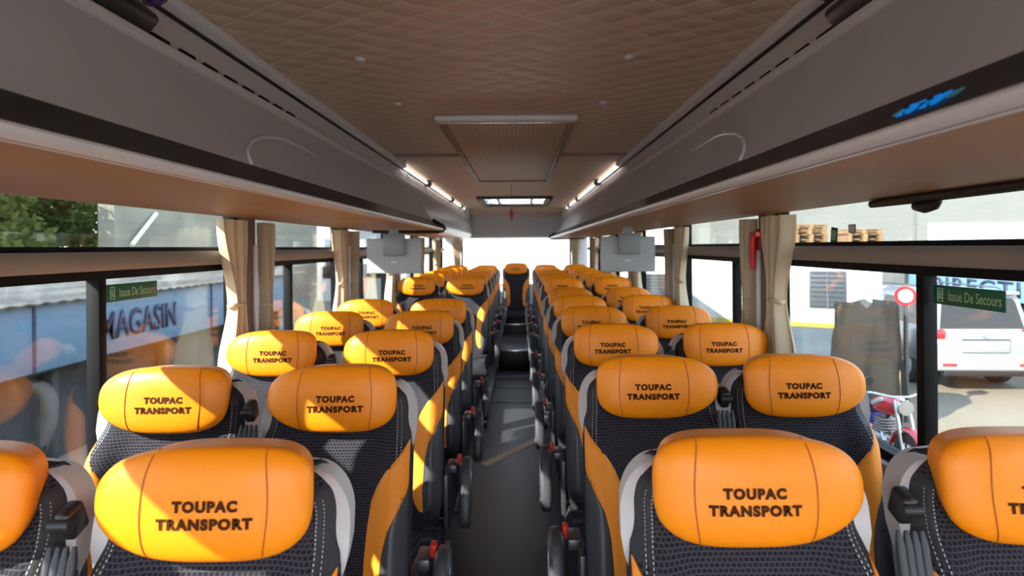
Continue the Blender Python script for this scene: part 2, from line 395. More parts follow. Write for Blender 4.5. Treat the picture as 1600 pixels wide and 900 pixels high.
# ------------------------------------------------------------------ luggage racks
def rack(s_, ya, yb, kind, label):
    t = empty('luggage_rack', label, 'luggage rack', (0, ya, 1.685), 0, 'overhead luggage racks')
    Lg = yb - ya
    def P(pr): return [(s_*x, z - 1.685) for x, z in pr]
    th = 0.02 * (1 if s_ > 0 else -1)
    under = [(1.219, 1.692), (.90, 1.688), (.565, 1.684)] if kind == 'full' else [(1.219, 1.692), (.95, 1.688), (.79, 1.69)]
    bm = BM(); strip(bm, P(under), 0, Lg, -th, 6); link('underside', bm, M['tan'], t)
    if kind == 'full':
        nose = [(.566, 1.683), (.553, 1.682), (.543, 1.685), (.5365, 1.692), (.536, 1.698), (.541, 1.703), (.566, 1.70)]
        band = [(.539, 1.699), (.585, 1.729), (.633, 1.768)]
        flap = [(.633, 1.768), (.655, 1.80), (.69, 1.86), (.722, 1.93), (.748, 1.995)]
    else:
        nose = [(.80, 1.688), (.765, 1.686), (.735, 1.696), (.722, 1.712), (.73, 1.718), (.80, 1.714)]
        band = [(.725, 1.712), (.715, 1.735), (.70, 1.76)]
        flap = [(.70, 1.76), (.695, 1.80), (.705, 1.86), (.725, 1.93), (.748, 1.995)]
    bm = BM(); prism(bm, P(nose), 0, Lg); link('nose_trim', bm, M['silver'], t)
    bm = BM(); strip(bm, P(band), 0, Lg, -th, 1); link('black_band', bm, M['band'] if kind == 'full' else M['rack'], t)
    bm = BM(); strip(bm, P(flap), 0, Lg, -th, 1); fl = link('flap', bm, M['rack'], t)
    duct = [(.748, 1.995), (.752, 2.005), (.745, 2.010), (.747, 2.022), (.80, 2.055), (.814, 2.075), (.826, 2.14)]
    bm = BM(); strip(bm, P(duct), 0, Lg, -th, 1); link('air_duct', bm, M['duct'], t)
    if kind == 'full':
        bm = BM()   # end panels
        poly = P([(1.219, 1.692), (.90, 1.688), (.585, 1.685), (.541, 1.70), (.585, 1.733), (.633, 1.768), (.69, 1.86), (.748, 1.995), (.80, 2.055), (.83, 2.16), (1.219, 2.16)])
        prism(bm, poly, Lg, Lg + .012); link('end_panel', bm, M['rack'], t)
        bm = BM()
        pe = P([(1.10, 1.682), (.90, 1.678), (.585, 1.675), (.545, 1.684), (.530, 1.70), (.545, 1.722), (.585, 1.744), (.625, 1.772)])
        tube(bm, [(x, Lg + .006, z) for x, z in pe], .014); link('end_trim', bm, M['blackp'], t)
        # rounded front edge of the flap, as a pale line
        bm = BM()
        def on(f, y):   # f 0..1 up the flap
            i = min(int(f * 4), 3); g = f * 4 - i
            a, b_ = flap[i], flap[i+1]
            return (s_*(a[0] + (b_[0]-a[0])*g - .003), y - ya, a[1] + (b_[1]-a[1])*g - 1.685 + .001)
        pts = [on(.02, 1.59), on(.16, 1.60), on(.30, 1.63), on(.44, 1.70), on(.56, 1.80), on(.64, 1.93), on(.67, 2.02), on(.66, 2.2), on(.64, 2.38)]
        tube(bm, pts, [.0045]*7 + [.003, .0015], 6); link('flap_edge', bm, M['silver'], fl)
        for k in range(8):
            bm = BM(); yc = 1.45 + k * .118
            box(bm, (-.006, -.036, -.008), (.006, .036, .008), .004, 2, Matrix.Translation((s_*.787, yc - ya, 2.046 - 1.685)) @ Matrix.Rotation(s_*R(-58), 4, 'Y'))
            link('air_slot', bm, M['rubber'], t)
    return t
rack(-1, -1.8, 4.85, 'full', 'grey luggage rack ending in a black rounded nose, shop sign side')
rack(-1, 4.87, 9.78, 'short', 'shallow grey rack behind the black rounded rack nose, towards the rear window')
rack(1, -1.8, 9.78, 'full', 'long grey luggage rack with blue clock digits in its black band')
# ceiling edge rails with their clamps
for s_, side in ((-1, 'shop sign'), (1, 'parked car')):
    t = empty('ceiling_rail', 'silver ceiling edge rail ending in lit lamp tubes on the %s side' % side, 'light rail', (s_*.806, -1.8, 2.165), 0, 'ceiling edge rails')
    bm = BM()
    pr = [(-.024, .0), (-.020, -.012), (-.008, -.019), (.008, -.019), (.014, -.012), (.014, .014), (-.02, .014)]
    prism(bm, [(s_*x, z) for x, z in pr], 0, 6.4); link('cover_strip', bm, M['silver'], t)
    bm = BM(); tube(bm, [(0, 6.39, -.008), (0, 11.5, -.008)], .011, 12); link('lamp_tube', bm, M['tube'], t)
    for yy in (7.6, 9.6, 10.9):
        bm = BM(); box(bm, (-.035, yy - .06 + 1.8 - 1.8, -.035), (.035, yy + .06, .014), .012)
        for v_ in bm.verts: v_.co.y += 0
        link('clamp', bm, M['steel'], t)
    # reading light pod on the duct
    p = empty('service_pod', 'dark reading light pod on the air duct on the %s side' % side, 'light pod', (s_*.80, 1.22, 2.10), 0, 'service pods')
    bm = BM(); box(bm, (-.045, -.42, -.04), (.045, .20, .012), .014, 3, Matrix.Rotation(s_*R(-40), 4, 'Y')); link('housing', bm, M['blackp'], p)
    bm = BM(); box(bm, (-.012, -.42, -.016), (.012, .10, -.008), .003, 2, Matrix.Translation((s_*.035, 0, -.05))); link('bright_edge', bm, M['chrome'], p)
    bm = BM(); cyl(bm, (-s_*.055, .12, .03), (-s_*.070, .12, -.005), .032, .026); link('lamp', bm, M['steel'], p)
    bm = BM(); cyl(bm, (-s_*.0705, .12, -.004), (-s_*.073, .12, -.012), .018, .012); link('lens', bm, M['lens'], p)

# clock in the black band of the right rack
ck = empty('digital_clock', 'blue lit clock digits in the black rack band', 'clock', (.585, .79, 1.728))
SEG = {'2': 'abged', '6': 'afgedc', '8': 'abcdefg'}
def digits(s, wd, ht, gap, th=.0026):
    bm = BM(); x = 0
    for ch in s:
        if ch == ' ': x += gap; continue
        for g in SEG[ch]:
            r_ = {'a': (0, ht, wd, ht), 'g': (0, ht/2, wd, ht/2), 'd': (0, 0, wd, 0), 'f': (0, ht/2, 0, ht), 'e': (0, 0, 0, ht/2), 'b': (wd, ht/2, wd, ht), 'c': (wd, 0, wd, ht/2)}[g]
            box(bm, (x + r_[0] - th/2, -.001, r_[1] - th/2), (x + r_[2] + th/2, .001, r_[3] + th/2))
        x += wd + gap
    for v_ in bm.verts: v_.co.x -= x / 2; v_.co.z -= ht / 2
    return bm
band_dir = Vector((.094, 0, .069)).normalized()
bx = Vector((0, -1, 0)); bz = band_dir; by = bz.cross(bx)
fm = Matrix((bx, by, bz)).transposed().to_4x4()
for (s, off, mt, sc_) in (('26 28', 0, 'led', 1), ('2', -.054, 'leddim', .5), ('88', .056, 'leddim', .5)):
    bm = digits(s, .010*sc_, .024*sc_, .0095*sc_, .0020)
    bmesh.ops.transform(bm, matrix=fm @ Matrix.Translation((off, 0, 0)), verts=bm.verts[:])
    o = link('digits', bm, M[mt], ck, smooth=0)
    o.location = (-.0015 * 1.0, 0, .0035)
    nrm = Vector((-bz.z, 0, bz.x)); 
    o.location = nrm * .0035 * (1 if nrm.x < 0 else -1)

# ceiling buttons, seam, grille, hatch, pendant
for (x, y, lb) in ((-.465, 2.04, 'larger round ceiling button farther from the grille, shop sign side'), (.43, 2.04, 'larger round ceiling button farther from the grille, parked car side'),
                   (-.465, 2.68, 'small round ceiling button beside the grille front, shop sign side'), (.43, 2.68, 'small round ceiling button beside the grille front, parked car side')):
    bm = BM(); prf = [(.0, -.010), (.010, -.010), (.016, -.006), (.018, 0)]
    loft(bm, [[(r_*math.cos(a*PI/8) if r_ else 1e-4*math.cos(a*PI/8), r_*math.sin(a*PI/8) if r_ else 1e-4*math.sin(a*PI/8), z) for a in range(16)] for r_, z in prf])
    tag(link('ceiling_button', bm, M['silver'], loc=(x, y, 2.18)), lb, 'button', 'ceiling buttons')
for i, (xa, xb) in enumerate(((-.80, -.345), (.345, .80))):
    bm = BM(); box(bm, (xa, 4.15, 2.168), (xb, 4.19, 2.182), .005); struct(link('trim_%d' % (5 + i), bm, M['railtan']))
g = empty('ceiling_grille', 'long taupe perforated air grille framed in the quilted ceiling', 'air grille', (0, 2.9, 2.18))
bm = BM(); box(bm, (-.30, .05, -.022), (.30, 2.72, -.004), .004); link('perforated_panel', bm, M['grille'], g)
bm = BM(); box(bm, (-.345, .0, -.035), (.345, .075, 0), .016, 3); link('front_frame', bm, M['silver'], g)
for s_ in (-1, 1):
    bm = BM(); box(bm, (min(s_*.30, s_*.335), .06, -.03), (max(s_*.30, s_*.335), 2.74, 0), .009); link('side_frame', bm, M['railtan'], g)
bm = BM(); box(bm, (-.335, 2.72, -.03), (.335, 2.76, 0), .009); link('rear_frame', bm, M['railtan'], g)
h_ = empty('roof_hatch', 'pale translucent roof hatch near the rear of the ceiling', 'roof hatch', (0, 8.4, 2.18))
bm = BM()
for (xa, xb, ya, yb) in ((-.48, .48, -.76, -.68), (-.48, .48, .68, .76), (-.48, -.40, -.70, .70), (.40, .48, -.70, .70)):
    box(bm, (xa, ya, -.03), (xb, yb, .01), .006)
link('frame', bm, M['blackp'], h_)
for (xa, xb) in ((-.39, -.24), (-.22, .22), (.24, .39)):
    bm = BM(); box(bm, (xa, -.68, .03), (xb, .68, .036)); link('panel', bm, M['hatch'], h_, smooth=0)
for x in (-.23, .23):
    bm = BM(); box(bm, (x-.012, -.69, .0), (x+.012, .69, .045), .003); link('bar', bm, M['blackp'], h_)
pd = empty('hanging_pendant', 'small red tassel hanging on a thread below the rear ceiling', 'pendant', (-.02, 6.2, 2.18))
bm = BM(); tube(bm, [(0, 0, 0), (0, 0, -.25)], .0022, 6); link('thread', bm, M['blackp'], pd)
bm = BM(); tube(bm, [(0, 0, -.24), (0, 0, -.26), (0, 0, -.285), (0, 0, -.315), (0, 0, -.35), (0, 0, -.37)], [.004, .011, .020, .018, .010, .004], 10); link('tassel', bm, M['motored'], pd)

# ------------------------------------------------------------------ floor details, steps
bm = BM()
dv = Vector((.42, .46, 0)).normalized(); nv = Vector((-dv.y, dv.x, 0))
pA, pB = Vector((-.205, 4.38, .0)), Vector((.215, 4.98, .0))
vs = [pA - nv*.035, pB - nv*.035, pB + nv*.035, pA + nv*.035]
loft(bm, [[(v_.x, v_.y, .0) for v_ in vs], [(v_.x, v_.y, .002) for v_ in vs]])  # thin flat tan streak set diagonally across the aisle
tag(link('floor_tape', bm, M['tape'], smooth=0), 'tan streak running slantwise across the aisle floor', 'tape')
for y, lb in ((6.15, 'first'), (6.80, 'second'), (7.35, 'third')):
    bm = BM(); box(bm, (-.234, y-.02, 0), (.234, y+.02, .006), .002)
    tag(link('threshold_strip', bm, M['strip']), '%s pale metal strip across the aisle beyond the tan streak' % lb, 'floor strip', 'aisle floor strips')
for (ya, yb, z, lb) in ((7.70, 9.2, .26, 'lower dark aisle step with a bright metal nosing'), (9.2, 10.45, .40, 'upper dark aisle step under the middle rear seat')):
    t = empty('aisle_step', lb, 'step', (0, ya, 0))
    bm = BM(); box(bm, (-.234, 0, 0), (.234, yb - ya - .002, z), .008); link('tread', bm, M['blackp'], t)
    bm = BM(); box(bm, (-.234, -.012, z-.03), (.234, .03, z+.004), .005); link('nosing', bm, M['chrome'], t)
    if z < .3:
        for s_ in (-1, 1):
            bm = BM(); tube(bm, [(s_*.225, -.01, .02), (s_*.225, -.01, z), (s_*.222, .5, z + .03), (s_*.218, 1.4, z + .13)], .010); link('side_trim', bm, M['chrome'], t)

# ------------------------------------------------------------------ seats
TILT = .2125
HZ = 1.11
HC = 1.124
def yc(z): return TILT * (z - HZ)
def sst(a, b_, x):
    t = max(0, min(1, (x - a) / (b_ - a))); return t*t*(3 - 2*t)
def half_w(z):
    w_ = .218 - .012 * sst(.95, 1.06, z)
    if z > 1.075: w_ -= .065 * (1 - math.sqrt(max(0, 1 - ((z - 1.075) / .085)**2)))
    if z < .55: w_ -= .02 * (.55 - z) / .1
    return w_
def front(x, z):
    a = abs(x); k = sst(.45, .56, z) * (1 - sst(.93, 1.06, z))
    th = .05 - .022 * sst(.96, 1.04, z) - .02 * sst(1.11, 1.155, z)
    y = yc(z) - th - .042 * k * sst(.10, .17, a)
    e_ = max(0, (a - (half_w(z) - .05)) / .05)
    return y + .045 * e_**2.2
ZS = [.43 + i * .645 / 32 for i in range(33)] + [1.075 + .083 * math.sin(PI/2 * i / 12) for i in range(1, 13)]
def backrest_bm():
    bm = BM(); rings = []
    us = [-1 + 2*i/26 for i in range(27)]
    for z in ZS:
        w_ = half_w(z)
        f = [(u*w_, front(u*w_, z), z) for u in us]
        yb = yc(z) + .045
        bk = [(u*w_*.98, yb - .012*abs(u)**3, z) for u in us[::-2]]
        rings.append(f + bk)
    return loft(bm, rings)
def patch_bm(z0, z1, xl, xr, off=.0035, nz=22, nx=7):
    bm = BM(); rings = []
    for i in range(nz + 1):
        z = z0 + (z1 - z0) * i / nz
        a, b_ = xl(z), xr(z)
        if abs(b_ - a) < .002: b_ = a + .002 * (1 if b_ >= a else -1)
        xs = [a + (b_ - a) * j / nx for j in range(nx + 1)]
        f = [(x, front(x, z) - off * (1 if 0 < j < nx else .3), z) for j, x in enumerate(xs)]
        bk = [(x, front(x, z) + .006, z) for x in xs[::-1]]
        rings.append(f + bk)
    return loft(bm, rings)
def interp(tab, z):
    if z <= tab[0][0]: return tab[0][1]
    for (za, xa), (zb, xb) in zip(tab, tab[1:]):
        if z <= zb:
            t = (z - za) / (zb - za); return xa + (xb - xa) * t
    return tab[-1][1]
XIN = [(.52, .135), (.56, .105), (.62, .097), (.70, .099), (.78, .104), (.85, .113), (.90, .134), (.94, .160), (.97, .190), (1.0, .214)]
XOUT = [(.52, .150), (.60, .144), (.70, .149), (.74, .155), (.79, .168), (.83, .190), (.865, .208), (.885, .218)]
def xin(z): return min(interp(XIN, z), half_w(z) - .003)
def xout(z): return min(interp(XOUT, z), half_w(z) - .002)
HA, HB = .184, .092
def hr_base(z): return .6 * yc(z) - .066
def hr_shape(x, s_):
    """half length and roundness of the headrest end that x lies on; the end away from the aisle is the rounder one"""
    return (.181, 3.6) if s_ == 0 else ((.176, 4.0) if x * s_ > 0 else (.194, 2.5))
def hr_point(r_, th, s_):
    cs, sn = math.cos(th), math.sin(th)
    a0, nn = hr_shape(cs, s_)
    rad = (abs(cs)**nn + abs(sn)**nn)**(-1/nn)
    dz = HB * r_ * rad * sn
    a = a0 * (1 - .10 * max(0, -dz / HB)**2)
    return a * r_ * rad * cs, dz
def hr_y(x, dz, rr):
    return hr_base(HC + dz) - .034 * (1 - min(1, rr)**3.2)**.42 + .010 * abs(x / HA)**2.4
def hr_front(x, dz, s_=0):
    """y of the headrest cushion's front at x, dz from its centre"""
    a0, nn = hr_shape(x, s_)
    a = a0 * (1 - .10 * max(0, -dz / HB)**2)
    return hr_y(x, dz, (abs(x / a)**nn + abs(dz / HB)**nn)**(1/nn))
def headrest_bm(s_=0):
    bm = BM(); rings = []
    N = 64
    for r_ in [.02, .2, .38, .54, .68, .79, .87, .93, .965, .985, 1.0]:
        ring = []
        for k in range(N):
            x, dz = hr_point(r_, 2*PI*(k + .5)/N, s_)
            ring.append((x, hr_y(x, dz, r_), HC + dz))
        rings.append(ring)
    rings.append([(x * .95, y + .022, HC + (z - HC) * .955) for x, y, z in rings[-1]])
    rings.append([(x * .93, y + .04, HC + (z - HC) * .97) for x, y, z in rings[-1]])
    return loft(bm, rings)
def shell_bm():
    bm = BM(); rings = []
    us = [-1 + 2*i/24 for i in range(25)]
    zl = [.40 + .66 * i / 20 for i in range(21)] + [1.06 + .093 * math.sin(PI/2 * i / 14) for i in range(1, 15)]
    for z in zl:
        w_ = .196 + .031 * sst(.90, 1.03, z)
        if z > 1.065: w_ -= .078 * (1 - math.sqrt(max(0, 1 - ((z - 1.065) / .090)**2)))
        yf, yb = yc(z) + .012, yc(z) + .080
        f = [(u*w_, yf - .018*abs(u)**6 * sst(.93, 1.03, z) , z) for u in us]
        bk = [(u*w_*.97, yb - .028*u*u, z) for u in us[::-1]]
        rings.append(f + bk)
    return loft(bm, rings)
def lettering_bm(off, hs):
    bm = BM()
    for s, wd, dz in (('TOUPAC', .107, .006), ('TRANSPORT', .157, -.0215)):
        tb = text_bm(s, wd, .0185, bold=.065, spacing=1.2)
        bmesh.ops.subdivide_edges(tb, edges=[e_ for e_ in tb.edges if e_.calc_length() > .012], cuts=1)
        for v_ in tb.verts: v_.co.x += off; v_.co.z += dz
        me = bpy.data.meshes.new('tmp'); tb.to_mesh(me); tb.free(); bm.from_mesh(me); bpy.data.meshes.remove(me)
    for v_ in bm.verts:
        dz = v_.co.z
        v_.co = Vector((v_.co.x, hr_front(v_.co.x, dz, hs) - .0012, HC + dz))
    return bm

def make_seat(s_, kind):
    """s_: +1 the aisle is towards +x. kind: aisle, window, bench, middle"""
    t = empty('coach_seat', 'seat', 'coach seat', (0, 0, 0), 0, 'orange topped coach seats')
    hs = s_ if kind in ('aisle', 'window') else 0
    br = link('backrest', backrest_bm(), M['woven'], t, 60)
    for sg in (-1, 1):
        bm = BM()
        for off in (.0, .011):
            zs = [.84 + .27 * i / 84 for i in range(85)]
            for a, b_ in zip(zs[::2], zs[1::2]):
                f = lambda z: Vector((sg * (half_w(z) - .022 - off + .010 * sst(1.05, .86, z) * 0), 0, z))
                p, q = f(a), f(b_)
                p.y = front(p.x, p.z) - .0012; q.y = front(q.x, q.z) - .0012
                tube(bm, [p, q], .0010, 4)
        link('stitching', bm, M['stitch'], br, 0)
    link('back_shell', shell_bm(), M['shell'], t, 50)
    for sg in (-1, 1):
        link('accent_panel', patch_bm(.53, 1.0, lambda z: sg*xin(z), lambda z: sg*max(xout(z), xin(z)+.001)), M['accent'], t, 50)
        link('side_bolster', patch_bm(.50, .885, lambda z: sg*(xout(z)+.001), lambda z: sg*(half_w(z)-.001)), M['vinyl'], t, 50)
    # dark plain cloth at the cheeks beside the headrest
    for sg in (-1, 1):
        link('cheek', patch_bm(1.0, 1.125, lambda z: sg*(half_w(z) - .035), lambda z: sg*(half_w(z)-.001), .002), M['dark'], t, 50)
    hr = link('headrest', headrest_bm(hs), M['orange'], t, 60)
    link('lettering', lettering_bm(hs*.012, hs), M['print'], hr, 0)
    for sg in (-1, 1):
        pts = []; bm = BM()
        for i in range(21):
            dz = -.088 + .176 * i / 20
            x = sg * (.104 - .012 * (abs(dz) / HB)**2) + hs*.008
            pts.append((x, hr_front(x, dz, hs) - .0004, HC + dz))
        tube(bm, pts, .0013, 6); link('seam', bm, M['seam'], hr)
    bm = BM()   # cushion
    rings = []
    for y, zt, zb in ((-.60, .405, .36), (-.585, .44, .345), (-.54, .462, .34), (-.3, .455, .34), (-.10, .44, .34), (-.06, .42, .36)):
        rings.append([(x*.225, y, (zt + (.018 if abs(x) > .6 and abs(x) < .98 else 0) - (.02 if abs(x) > .98 else 0))) for x in (-1, -.92, -.7, -.35, 0, .35, .7, .92, 1)] + [(x*.215, y, zb) for x in (1, .5, 0, -.5, -1)])
    loft(bm, rings); link('cushion', bm, M['woven'], t, 50)
    bm = BM()
    if kind == 'middle':
        box(bm, (-.20, -.55, .322), (.20, -.05, .345), .006)
    else:
        box(bm, (-.21, -.54, .30), (.21, -.08, .345), .01); box(bm, (-.03 + s_*.10, -.38, .0), (.03 + s_*.10, -.26, .31), .008); box(bm, (-.06 + s_*.10, -.50, .0), (.06 + s_*.10, -.12, .025), .008)
    link('pedestal', bm, M['steel'], t)
    if kind == 'aisle':
        ar = empty_part('armrest', t)
        bm = BM(); rings = []
        for dx, k in ((-.024, .86), (-.019, .96), (-.010, 1), (.010, 1), (.019, .96), (.024, .86)):
            ring = []
            for i in range(28):
                th = 2*PI*i/28; u, v_ = math.cos(th), math.sin(th)
                rr = (abs(u)**3.2 + abs(v_)**3.2)**(-1/3.2)
                yy, zz = u*rr*.055*k, v_*rr*.125*k
                ring.append((s_*.302 + dx, -.065 + yy + zz*.32, .555 + zz))
            rings.append(ring)
        loft(bm, rings); ar2 = link('armrest', bm, M['vinyl'], t, 50)
        bm = BM(); ring = rings[4] if s_ > 0 else rings[1]
        tube(bm, [(s_*.324, -.065 + (p[1] + .065) * .80, .555 + (p[2] - .555) * .86) for p in ring], .0035, 6, True); link('edge_ring', bm, M['chrome'], ar2)
        bm = BM(); box(bm, (s_*.245 - .022, -.06, .625), (s_*.245 + .022, .03, .66), .008); box(bm, (s_*.228-.01, -.14, .42), (s_*.228+.01, -.02, .65), .006); link('bracket', bm, M['steel'], t)
        bm = BM(); box(bm, (s_*.272 - .009, -.030, .648), (s_*.272 + .009, .005, .688), .005, 3); link('release_button', bm, M['red'], t)
    if kind == 'window':
        bm = BM()
        x0 = s_*.238
        for j in range(4):
            xx = x0 + (j - 1.5) * .0135
            pts = [(xx, yc(z) - .055 - .02*sst(.95, .70, z) * 0 - .03*(1.06 - z), z) for z in (.62, .72, .84, .95, 1.03, 1.052)]
            tube(bm, pts, [.0075, .0085, .0085, .0085, .008, .004], 8)
        box(bm, (x0 - .024, -.09 - .05, .60), (x0 + .024, -.02 - .05, .66), .01)
        ma = link('middle_armrest', bm, M['ribbed'], t, 50)
        bm = BM(); box(bm, (-.015, -.025, -.028), (.015, .02, .028), .010, 3, Matrix.Translation((s_*.232, -.035, 1.085)) @ Matrix.Rotation(R(20), 4, 'X'))
        cyl(bm, (s_*.232 - .017, -.062, 1.085), (s_*.232 + .017, -.062, 1.085), .012)
        link('armrest_hinge', bm, M['blackp'], t)
    TREE[t.name] = kids(t)
    for c in TREE[t.name]: TREE[c.name] = kids(c)
    return t
def empty_part(n_, p): return None
protos = {}
ORD = ['front', 'second', 'third', 'fourth', 'fifth', 'sixth', 'seventh', 'eighth', 'ninth', 'tenth', 'eleventh', 'twelfth']
def place(s_, kind, x, y, z, label):
    key = (s_, kind)
    if key not in protos:
        o = protos[key] = make_seat(s_, kind)
    else:
        o = copy_tree(protos[key])
    o.location = (x, y, z); o['label'] = label
    return o
lrows = [(1.10, 0), (1.81, 0), (2.57, 0), (3.33, 0), (4.09, 0), (6.10, .05), (6.87, .05), (7.64, .05), (8.41, .06), (9.15, .06)]
rrows = [(1.135 + .79 * k, 0 if k < 6 else .05) for k in range(11)]
for i, (y, z) in enumerate(lrows):
    side = 'shop sign side' + (' beyond the door gap' if i > 4 else '')
    place(1, 'aisle', -.470, y, z, 'orange topped aisle seat in the %s row, %s' % (ORD[i], side))
    place(1, 'window', -.95, y, z, 'orange topped window seat in the %s row, %s' % (ORD[i], side))
for i, (y, z) in enumerate(rrows):
    place(-1, 'aisle', .466, y, z, 'orange topped aisle seat in the %s row, parked car side' % ORD[i])
    place(-1, 'window', .972 if i == 0 else .915 if i == 1 else .94, y, z, 'orange topped window seat in the %s row, parked car side' % ORD[i])
for x, lb in ((-.96, 'rear bench seat against the window on the shop sign side'), (-.48, 'rear bench seat between the middle one and the shop sign side window'), (0, 'middle seat of the rear bench at the end of the aisle'),
              (.48, 'rear bench seat between the middle one and the parked car side window'), (.96, 'rear bench seat against the window on the parked car side')):
    place(1, 'middle' if x == 0 else 'bench', x, 9.97, .08 if x == 0 else .05, lb)

# ------------------------------------------------------------------ curtains, monitors, hammer, stickers
def curtain(s_, y0, y1, label, tie_z=1.30, seed=0):
    t = empty('curtain', label, 'curtain', (s_*1.165, (y0+y1)/2, 1.68), 0, 'tied cream curtains')
    rr = random.Random(seed); ph = rr.uniform(0, 6)
    bm = BM(); W = abs(y1 - y0); N = 46
    rings = []
    for i in range(25):
        z = -.76 + .755 * i / 24
        dz = z - (tie_z - 1.68)
        pinch = .40 + .60 * sst(0, .34, abs(dz)) if dz > 0 else .40 + .46 * sst(0, .25, abs(dz))
        shift = (y1 - y0) * .15 * (1 - pinch) * 2
        amp = .030 * (0.6 + .5 * pinch)
        f, bk = [], []
        for j in range(N + 1):
            u = j / N - .5
            yy = u * W * pinch + shift * .6 + .004*math.sin(9*u + 4*z)
            xx = amp * math.sin(u * 2*PI*3.6 + ph + .6*math.sin(3*z)) + .007 * math.sin(u*31 + 5*z + ph)
            f.append((-s_*xx, yy, z)); bk.append((-s_*xx + s_*.003, yy, z))
        rings.append(f + bk[::-1])
    loft(bm, rings); link('cloth', bm, M['curtain'], t, 70)
    bm = BM(); zt = tie_z - 1.68
    tube(bm, [(-s_*.018*1.3*math.cos(a*PI/8), (y1-y0)*.15*.6 + W*.22*math.sin(a*PI/8), zt + .004*math.sin(a)) for a in range(16)], .010, 6, True); link('tieback', bm, M['curtain'], t, 60)
    return t
for s_, side in ((-1, 'shop sign side'), (1, 'parked car side')):
    for k in range(2 if s_ < 0 else 3, 8):
        yk = bays[k]
        nm = {2: 'foremost', 3: 'first'}.get(k) or ORD[k - 3]
        curtain(s_, yk - .33, yk - .10, 'cream tied curtain in front of the %s window pillar, %s' % (nm, side), 1.31, k*3 + s_)
        if k > 2: curtain(s_, yk + .185, yk + .065, 'cream tied curtain just behind the %s window pillar, %s' % (nm, side), 1.28, k*5 + s_)
for x, lb in ((-1.0, 'pale curtain hanging at the rear window corner, shop sign side'), (1.0, 'pale curtain hanging at the rear window corner, parked car side')):
    t = empty('curtain', lb, 'curtain', (x, 10.40, 1.68), 0, 'rear window curtains')
    bm = BM(); rings = []
    for i in range(15):
        z = -.75 + .74 * i / 14; pin = 1 - .5 * sst(.5, .0, abs(z + .35))
        f = [( (1 if x < 0 else -1) * (j/24 - .5) * .22 * pin, .015*math.sin(j*1.3), z) for j in range(25)]
        rings.append(f + [(a, b_ + .003, c_) for a, b_, c_ in f[::-1]])
    loft(bm, rings); link('cloth', bm, M['curtain'], t, 70)

for x, lb in ((-.80, 'sunlit grey monitor seen from behind under the rack, shop sign side'), (.80, 'grey monitor seen from behind under the rack, parked car side')):
    t = empty('overhead_monitor', lb, 'monitor', (x, 4.20, 1.60), 0, 'overhead monitors')
    bm = BM(); box(bm, (-.187, .0, -.225), (.187, .035, .015), .008, 3); link('casing', bm, M['tv'], t)
    bm = BM(); box(bm, (-.170, .034, -.205), (.170, .037, .0), .001); link('screen', bm, M['carglass'], t)
    bm = BM(); box(bm, (-.068, -.035, -.105), (.078, .001, .04), .006); box(bm, (-.055, -.039, -.09), (.065, -.034, .03), .003); box(bm, (-.03, -.02, .03), (.03, .02, .088), .005); link('bracket', bm, M['tvd'], t)
    bm = BM(); box(bm, (-.02, -.002, -.150), (.02, .001, -.142), .001); link('badge', bm, M['silver'], t)

hm = empty('emergency_hammer', 'red emergency hammer in its holder on the first pillar, parked car side', 'hammer', (1.175, 2.85, 1.54))
bm = BM(); box(bm, (-.012, -.035, -.015), (.010, .03, .085), .006); link('holder', bm, mat('dark_red', (.22, .01, .008), .5), hm)
bm = BM(); tube(bm, [(-.024, .012, .055), (-.026, .02, .01), (-.026, .026, -.05), (-.024, .026, -.10)], [.012, .015, .014, .010], 10); link('handle', bm, M['red'], hm)
bm = BM(); cyl(bm, (-.022, -.03, .060), (-.022, .045, .060), .012, .010); link('head', bm, M['red'], hm)

def facing(s_):  # letters that face into the coach from the wall on side s_
    return Matrix.Rotation(R(90) if s_ < 0 else R(-90), 4, 'Z')
def exit_sticker(s_, yc_, wd, ht, z, label):
    t = empty('exit_sticker', label, 'sign', (s_*1.2515, yc_, z), R(90) if s_ < 0 else R(-90))
    bm = BM(); box(bm, (-wd/2, -.003, -ht/2), (wd/2, 0, ht/2), .001); link('board', bm, M['green'], t)
    bm = text_bm('Issue De Secours', wd*.72, ht*.52, .01)
    for v_ in bm.verts: v_.co += Vector((wd*.10, -.0036, 0))
    link('lettering', bm, M['greentxt'], t, 0)
    bm = BM(); q = ht*.36; x0 = -wd/2 + ht*.55
    for (xa, za, xb, zb) in ((-.5, -.95, .5, -.95), (-.5, .95, .5, .95), (-.5, -.95, -.5, .95), (.5, -.95, .5, .95), (-.1, .3, .0, -.15), (.0, -.15, .3, -.6), (.0, -.15, -.3, -.6), (-.1, .3, .25, .05), (-.1, .3, -.35, .0)):
        tube(bm, [(x0 + xa*q, -.0038, za*q), (x0 + xb*q, -.0038, zb*q)], .0016, 5)
    cyl(bm, (x0 - .05*q, -.0045, .55*q), (x0 - .05*q, -.003, .55*q), .16*q)
    link('pictogram', bm, M['greentxt'], t, 0)
exit_sticker(-1, 2.078, .275, .056, 1.412, 'green emergency exit sticker on the window before the shop sign')
exit_sticker(1, 1.636, .262, .054, 1.406, 'green emergency exit sticker on the window before the white car')
t = empty('window_sticker', 'small tilted green sticker on the upper window beside the pallets', 'sticker', (1.2515, 2.325, 1.585), R(-90))
bm = BM(); box(bm, (-.024, -.002, -.03), (.024, 0, .03), .001, 2, Matrix.Rotation(R(6), 4, 'Y')); link('sheet', bm, M['green'], t)
bm = BM()
for k in range(4): box(bm, (-.016 + .009*k, -.003, -.018), (-.012 + .009*k, -.002, .018), 0, 2, Matrix.Rotation(R(6), 4, 'Y'))
link('marks', bm, M['greentxt'], t, 0)
t = empty('window_label', 'small blank white label with dark border on the upper window', 'sticker', (1.2515, 2.20, 1.607), R(-90))
